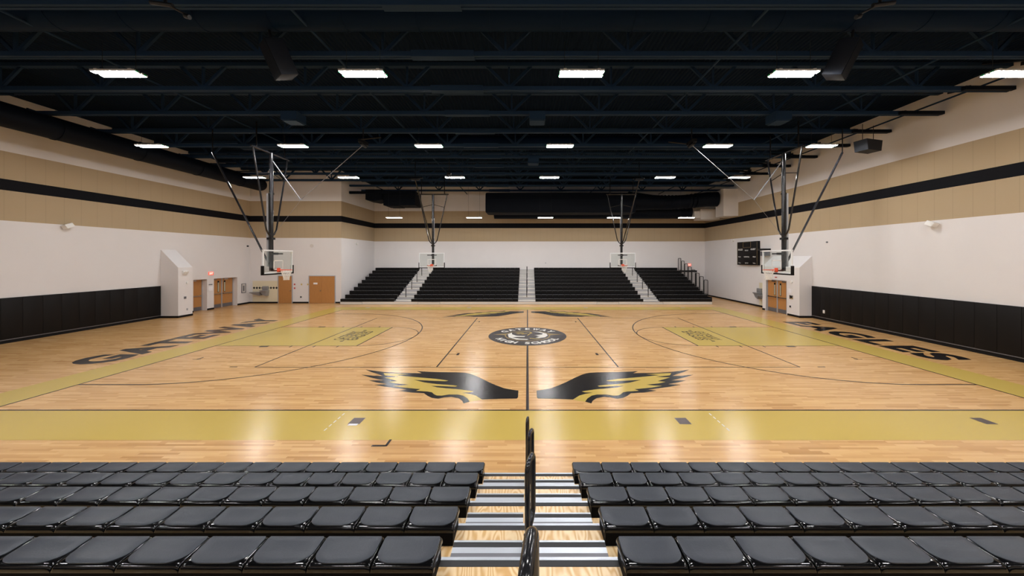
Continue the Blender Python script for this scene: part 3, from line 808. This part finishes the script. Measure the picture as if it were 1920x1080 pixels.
for x, z_, m_, n_, lab, c2 in ((-18.45, 1.5, M_red, 'alarm_pull', 'small pink and red plate right of the single door', 'alarm'), (-17.9, 1.5, M_yellow, 'switch_plate', 'small yellow plate between the single and the double doors', 'switch'), (-17.4, 1.5, M_yellow, 'switch_plate', 'small yellow plate beside the left edge of the double doors', 'switch'), (-18.45, 1.2, M_red, 'alarm_pull', 'dark red pull box right of the single door', 'alarm'), (-17.95, .5, M_blackmetal, 'outlet_plate', 'black outlet low between the single and the double doors', 'outlet')):
    fit(n_, lab, c2, MB().bbox(x-.055, x+.055, YA-.03, YA, z_-.06, z_+.06, .008), m_)
# right pier fittings
fit('emergency_light', 'white box above the left corner of the right double doors', 'emergency light', MB().bbox(RPX-.1, RPX, 22.62, 22.98, 2.17, 2.33, .01), M_whitebox)
disc('alarm_horn', 'round white alarm on the right pier', 'alarm', (RPX, 20.72, 2.12), (-1, 0, 0), .08, M_whitebox)
fit('paper_notice', 'white notice on the right pier', 'notice', MB().box(RPX-.01, RPX, 20.75, 20.98, 1.42, 1.68), M_paper)
t = thing('call_station', 'grey panel with a black screen on the right pier', 'control panel', (RPX, 20.75, 1.17))
MB().bbox(-.02, 0, -.14, .14, -.12, .12, .005).build('panel', M_steel, t); MB().box(-.03, -.02, -.07, .05, -.06, .07).build('screen', M_blackmetal, t)
fit('outlet_plate', 'black outlet low on the right pier', 'outlet', MB().bbox(RPX-.03, RPX, 20.78, 20.88, .52, .64, .008), M_blackmetal)
fit('alarm_pull', 'tiny pink beacon above the right double doors', 'beacon', MB().bbox(RPX-.04, RPX, 21.95, 22.1, 2.3, 2.36, .01), M_red)
# scoreboard
t = thing('scoreboard', 'black scoreboard with white captions on the right wall', 'scoreboard', (XR-.002, 25.8, 3.95))
MB().bbox(-.2, 0, -1.2, 1.2, -.9, .9, .015).build('cabinet', M_padvinyl, t)
def sb(s, yc, zc, wd, hh, m=M_scoretext):
    e = MB(); put_text(e, s, lambda u, v: (-.206, yc+wd*(.5-u), zc+hh*(v-.5)), bold=.02); e.build('caption', m, t)
sb('EAGLES', .78, .30, .55, .13); sb('GUEST', -.72, .30, .55, .13); sb('PERIOD', .03, .22, .38, .09)
sb('FOULS', .88, -.27, .28, .09); sb('PLAYER FOUL', .02, -.27, .62, .09); sb('FOULS', -.85, -.27, .3, .09)
sb('T.O.L.', .86, -.75, .3, .08); sb('MATCH', .02, -.75, .36, .08); sb('T.O.L.', -.85, -.75, .3, .08)
e = MB()
for a in (((-.45, .45), (.45, .45)), ((-.45, .45), (-.45, .86)), ((.45, .45), (.45, .86)), ((-.45, .86), (.45, .86)), ((1.15, -.86), (1.15, .86)), ((-1.15, -.86), (-1.15, .86))):
    e.beam((-.203, a[0][0], a[0][1]), (-.203, a[1][0], a[1][1]), .012, .012)
e.build('pinstripe', M_scoregold, t)
t = thing('wall_loudspeaker', 'grey loudspeaker with black top bracket beside the scoreboard', 'speaker', (XR, 23.85, 4.0))
MB().bbox(-.35, -.05, -.28, .28, -.25, .05, .01).build('cabinet', M_alu_mid, t); MB().box(-.5, 0, -.32, .32, .12, .26).build('bracket', M_blackmetal, t); MB().box(-.1, 0, -.05, .05, .05, .12).build('bracket_arm', M_blackmetal, t)

# ------------------------------------------------------------------ wall pads
def pads(side):
    s = 1 if side == 'left' else -1
    x0 = XL if side == 'left' else XR
    y = LP0-.03 if side == 'left' else RP0-.03
    ymin = 10.4 if side == 'left' else 9.0
    i = 0; proto = None
    while y-.61 > ymin:
        if proto is None:
            proto = MB().bbox(min(0, s*.05), max(0, s*.05), -.607, 0, .17, 1.92, .012).mesh('wall_pad', M_padvinyl)
        o = bpy.data.objects.new('wall_pad', proto); C.objects.link(o); o.location = (x0, y, 0)
        tag(o, 'black vinyl wall pad on the %s wall, %s from the white pier' % (side, ORD[i]), 'wall pad', 'black wall pads on the %s wall' % side)
        y -= .61; i += 1
    tr = MB(); ye = LP0-.03 if side == 'left' else RP0-.03
    tr.box(x0, x0+s*.055, y, ye, .145, .168, M_padtrim); tr.box(x0, x0+s*.02, y, ye, 0, .13, M_base)
    struct(tr.build('trim_%d' % (1 if side == 'left' else 2), M_base))
pads('left'); pads('right')
fit('outlet_plate', 'white outlet plate set in the right wall pads', 'outlet', MB().bbox(XR-.07, XR-.051, 19.2, 19.32, .42, .6, .004), M_whitebox)

# ------------------------------------------------------------------ near bleachers
AL, AR = -.67, .70        # aisle edges
SW = .457; NS = 18
SF = [2.655+.665*i for i in range(5)]      # front edge of each seat, nearest first
SZ = [1.42-.26*i for i in range(5)]
def seat_mesh():
    b = MB()
    bm = bmesh.new(); nx, ny = 9, 7
    w_, d_ = SW-.004, .262
    # closed cross-section swept in X : rolled edges
    prof = []
    for (y, z_) in ((0, -.06), (0, -.024), (.003, -.012), (.012, -.004), (.028, 0), (.13, -.005), (.20, -.001), (.228, -.002), (.247, -.007), (.257, -.016), (.262, -.030), (.262, -.055), (.255, -.06)): prof.append((-y, z_))
    # prof runs from the front edge (y=0) back to the rear (-d)
    xs = [0, .003, .008, .018, .04, w_/2, w_-.04, w_-.018, w_-.008, w_-.003, w_]
    dz = [-.026, -.014, -.006, -.002, 0, -.002, 0, -.002, -.006, -.014, -.026]
    vs = []; fs = []; n = len(prof)
    for x, q_ in zip(xs, dz):
        for (y, z_) in prof: vs.append((x, y, z_+(q_ if z_ > -.05 else 0)))
    for i in range(len(xs)-1):
        for j in range(n-1): fs.append((i*n+j, i*n+j+1, (i+1)*n+j+1, (i+1)*n+j))
        fs.append((i*n+n-1, i*n, (i+1)*n, (i+1)*n+n-1))
    fs.append(tuple(range(n))); fs.append(tuple(range(len(vs)-1, len(vs)-n-1, -1)))
    b.add(vs, fs, None, True)
    return b.mesh('seat', M_shell)
def pad_mesh():
    w_ = SW-.004; x0, x1 = .011, w_-.011; yf, yr = -.014, -.246; rr = .085
    out = [(x0+.008, yf), (x1-.008, yf), (x1, yf-.02)]
    for i in range(9):
        a = i*PI/2/8; out.append((x1-.12+.12*math.cos(a), yr+.10-.10*math.sin(a)))
    for i in range(9):
        a = PI/2+i*PI/2/8; out.append((x0+.12+.12*math.cos(a), yr+.10-.10*math.sin(a)))
    out.append((x0, yf-.02))
    cx = w_/2; cy = (yf+yr)/2
    def zt(x, y):
        ty = (-y-.03)/.19; return -.006*math.sin(max(0, min(1, ty))*PI)
    vs = []; fs = []; n = len(out)
    for k, (sc, dz) in enumerate(((1, -.004), (1, .0035), (.965, .006), (.6, .006), (.25, .006))):
        for (x, y) in out:
            X_, Y_ = cx+(x-cx)*sc, cy+(y-cy)*sc; vs.append((X_, Y_, zt(X_, Y_)+dz))
    vs.append((cx, cy, zt(cx, cy)+.006))
    for k in range(4):
        for i in range(n): fs.append((k*n+i, k*n+(i+1) % n, (k+1)*n+(i+1) % n, (k+1)*n+i))
    for i in range(n): fs.append((4*n+i, 4*n+(i+1) % n, 5*n))
    return MB().add(vs, fs, None, True).mesh('seat_pad', M_pad)
seat_me, pad_me = seat_mesh(), pad_mesh()
for side in (-1, 1):
    for k in range(5):
        x0 = AL-NS*SW if side < 0 else AR
        lab = ('nearest row' if k == 0 else 'front row by the court' if k == 4 else '%s row from the camera' % ORD[k])
        t = thing('bleacher_seat_row', '%s of glossy black near bleacher seats, %s of the aisle' % (lab, 'left' if side < 0 else 'right'), 'bleacher row', (x0, SF[k], SZ[k]), 'near seat rows %s of the aisle' % ('left' if side < 0 else 'right'))
        for i in range(NS):
            o = bpy.data.objects.new('seat', seat_me); C.objects.link(o); o.parent = t; o.location = (i*SW+.002, 0, 0)
            p_ = bpy.data.objects.new('seat_pad', pad_me); C.objects.link(p_); p_.parent = o
        MB().box(.012, NS*SW-.012, -.256, -.01, -.178, -.061).build('seat_riser', M_riser, t)
pl = thing('bleacher_platform', 'near bleacher platform with plywood decks and black supports', 'bleachers', (0, 0, 0))
XE0, XE1 = AL-NS*SW, AR+NS*SW
NT = 7
for k in range(NT):
    yf = SF[0]+.665*(k-2) ; zd = SZ[0]-.18-.26*(k-2)
    m = MB(); m.box(XE0, XE1, yf-.665-.12, yf-.078, zd-.03, zd)
    m.build('deck', M_ply, pl)
    m = MB(); m.box(XE0, XE1, yf-.078, yf-.024, zd-.03, zd+.002, M_alu_dark); m.box(XE0, XE1, yf-.024, yf+.004, zd-.05, zd+.004, M_alu)
    m.build('nosing', M_alu_dark, pl)
    m = MB(); m.box(XE0, XE1, yf-.045, yf-.02, max(0, zd-.26), zd-.03); m.build('riser_board', M_blackmetal, pl)
    if k < NT-1:      # half step in the aisle, standing on the next deck down
        for x0, x1 in ((-.648, -.045), (.065, .682)):
            zs = zd-.13; s = MB(); y_ = yf+.005
            s.box(x0, x1, y_, y_+.185, zs-.02, zs, M_alu_mid)
            s.box(x0, x1, y_+.185, y_+.243, zs-.02, zs, M_alu); s.box(x0, x1, y_+.243, y_+.29, zs-.02, zs+.001, M_alu_dark)
            s.box(x0, x1, y_+.29, y_+.31, zs-.03, zs+.004, M_alu)
            s.box(x0+.01, x1-.01, y_+.26, y_+.28, zs-.13, zs-.02, M_beige)
            s.box(x0, x0+.008, y_, y_+.30, zs-.12, zs-.02, M_blackmetal); s.box(x1-.008, x1, y_, y_+.30, zs-.12, zs-.02, M_blackmetal)
            s.build('aisle_step', M_alu, pl)
def arcpath(pts, r=.06, n=6):
    out = [Vector(pts[0])]
    for i in range(1, len(pts)-1):
        p = Vector(pts[i]); a = (Vector(pts[i-1])-p); b_ = (Vector(pts[i+1])-p)
        ra = min(r, a.length*.49, b_.length*.49); A = p+a.normalized()*ra; B = p+b_.normalized()*ra
        for k in range(n+1):
            t_ = k/n; out.append(A*(1-t_)**2 + p*2*t_*(1-t_) + B*t_**2)
    out.append(Vector(pts[-1])); return out
def handrail(lab, x, yn, yf_, zt, zdeck, group, rad=.026, dx=.03, low=.16):
    """P-shaped rail: long post at yn, returns down at yf_"""
    t = thing('aisle_handrail', lab, 'handrail', (x, yn, zdeck), group)
    h = zt-zdeck; dyy = yf_-yn
    path = arcpath([(0, 0, 0), (0, 0, h), (dx, dyy, h), (dx, dyy, low), (0, 0, low-.06)], .075)
    MB().tube(path, rad, n=14).build('rail_tube', M_railtube, t)
    b = MB(); b.cyl((0, 0, 0), (0, 0, .02), rad*2, n=16); b.cyl((0, 0, .02), (0, 0, .10), rad*1.35, n=16); b.build('base_socket', M_steel if rad > .02 else M_blackmetal, t)
GN = 'near aisle handrails'
handrail('nearest black loop handrail in the near aisle', -.01, 1.08, 1.30, 2.58, 1.76, GN)
handrail('large black loop handrail in the near aisle, second from the camera', 0, 3.07, 3.27, 1.72, .98, GN, dx=.055)
handrail('black loop handrail in the near aisle, third from the camera', .02, 4.55, 4.73, 1.21, .46, GN, dx=.05)
handrail('black loop handrail at the court end of the near aisle', -.01, 5.5, 5.66, .94, 0, GN, rad=.022, dx=.02)
m = MB(); m.box(XE0, XE1, SF[4]-.03, SF[4]+.0, 0, .15); m.build('kickboard', M_beige, pl)

# ------------------------------------------------------------------ far bleachers
FY0 = 25.85; FP = .665; FZ = .43; FRISE = .247
secs = [(-14.45, -10.3, 'leftmost section'), (-8.98, -.73, 'left middle section'), (.62, 8.95, 'right middle section'), (10.2, 14.25, 'rightmost section')]
for x0, x1, lab in secs:
    w_ = x1-x0; n = max(1, round(w_/.457)); sw = w_/n
    b = MB()
    for i in range(n):
        xa, xb = i*sw+.006, (i+1)*sw-.006
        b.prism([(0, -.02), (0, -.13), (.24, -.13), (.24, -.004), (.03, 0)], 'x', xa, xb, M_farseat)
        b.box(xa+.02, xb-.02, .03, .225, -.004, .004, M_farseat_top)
    b.box(0, w_, .03, .22, -.18, -.11, M_blackmetal)
    me = b.mesh('bleacher_seat_row', M_farseat)
    for k in range(10):
        o = bpy.data.objects.new('bleacher_seat_row', me); C.objects.link(o)
        o.location = (x0, FY0+FP*k, FZ+FRISE*k)
        tag(o, 'black seat row in the %s of the far bleachers, %s' % (lab, ('%s from the bottom' % ORD[k]) if k else 'lowest'), 'bleacher row', 'far bleacher rows, '+lab)
fp = thing('bleacher_platform', 'far bleacher platform with beige aisle steps and kickboard', 'bleachers', (0, 0, 0))
aisles = [(-10.3, -8.98, 'left'), (-.73, .62, 'centre'), (8.95, 10.2, 'right')]
for k in range(10):
    yf = FY0+FP*k; zd = FZ+FRISE*k-.18
    m = MB(); m.box(-14.45, 14.25, yf, min(yf+FP+.1, YF-.02), zd-.04, zd); m.build('deck', M_farseat, fp)
    m = MB(); m.box(-14.45, 14.25, yf+.02, yf+.04, zd-.25 if k else 0.0, zd-.04); m.build('riser_board', M_farseat if k else M_beige, fp)
    for x0, x1, lab in aisles:
        s = MB()
        s.box(x0, x1, yf-.004, yf+.02, zd-.115, zd-.022, M_beige)
        s.box(x0, x1, yf-.012, yf+.05, zd-.022, zd+.006, M_bluenose)
        s.box(x0, x1, yf+.05, yf+.36, zd, zd+.006, M_beige)
        if k < 9: s.box(x0, x1, yf+.355, yf+.375, zd+.0, zd+.105, M_beige); s.box(x0, x1, yf+.35, yf+FP, zd+.105, zd+.125, M_bluenose)
        s.build('aisle_step', M_beige, fp)
m = MB(); m.box(-14.45, 14.1, FY0-.02, FY0+.02, .02, .21); m.build('kickboard', M_beige, fp)
for x in (-13.6, -7.6, 6.2, 9.6):
    m = MB(); m.beam((x-.85, FY0-.022, .19), (x+.85, FY0-.022, .19), .008, .012); m.beam((x-.85, FY0-.022, .03), (x-.85, FY0-.022, .19), .012, .012, up=(0, 1, 0)); m.beam((x+.85, FY0-.022, .03), (x+.85, FY0-.022, .19), .012, .012, up=(0, 1, 0))
    m.build('kickboard_panel', M_blackmetal, fp)
for x0, x1, lab in aisles:
    for i, k in enumerate((1, 3, 5, 7)):
        zd = FZ+FRISE*k-.18; yf = FY0+FP*k+.04
        dxx = -.1 if lab == 'left' else .1 if lab == 'right' else .02
        handrail('black handrail in the %s aisle of the far bleachers, %s' % (lab, 'lowest' if i == 0 else '%s from the bottom' % ORD[i]), (x0+x1)/2, yf, yf+.3, zd+.82, zd, 'far %s aisle handrails' % lab, rad=.028, dx=dxx, low=.35)
# guard rails on the right end
for i in range(8):
    k = i+2; zb = FZ+FRISE*k-.18; y0 = FY0+FP*(k-.95)
    t = thing('guard_rail', 'black wire-filled guard rail on the right end of the far bleachers, %s' % ('lowest' if i == 0 else '%s from the bottom' % ORD[i]), 'guard rail', (14.3, y0, zb-.3), 'end guard rails')
    hh = 1.38; d_ = .57
    MB().tube(arcpath([(0, 0, 0), (0, 0, hh), (0, d_, hh), (0, d_, 0)], .1), .024, n=8).build('rail_frame', M_blackmetal, t)
    g_ = MB()
    for j in range(1, 8): g_.tube([(0, d_*j/8, .3), (0, d_*j/8, hh-.02)], .004, n=4)
    g_.build('wire_infill', M_blackmetal, t)
    MB().tube([(0, 0, .28), (0, d_, .28)], .018, n=6).build('bottom_bar', M_blackmetal, t)
m = MB(); m.box(14.26, 14.42, FY0+.3, FY0+1.9, 0, .24, M_beige); m.box(14.26, 14.36, FY0+.2, FY0+2.0, .24, .55, M_blackmetal)
for k in range(2, 10):
    m.box(14.26, 14.34, FY0+FP*(k-1)+.05, FY0+FP*k+.05, 0, FZ+FRISE*(k-1)-.16, M_farseat)
m.build('end_panel', M_blackmetal, fp)
m = MB(); m.box(14.35, 16.0, 31.6, 31.68, 2.25, 2.42, M_blackmetal)
for x in (14.4, 15.2, 15.95): m.box(x-.02, x+.02, 31.62, 31.66, 0, 2.25, M_blackmetal)
tag(m.build('rear_rail', M_blackmetal), 'black horizontal rail behind the end guard rails in the corner', 'rail')

# ------------------------------------------------------------------ world, colour management
wd = bpy.data.worlds.new('world'); scene.world = wd; wd.use_nodes = True
wd.node_tree.nodes['Background'].inputs[0].default_value = (.02, .025, .035, 1)
wd.node_tree.nodes['Background'].inputs[1].default_value = .1
vs_ = scene.view_settings
vs_.view_transform = 'Standard'; vs_.look = 'None'; vs_.gamma = 1; vs_.exposure = 0.17
try: vs_.use_curve_mapping = False
except Exception: pass
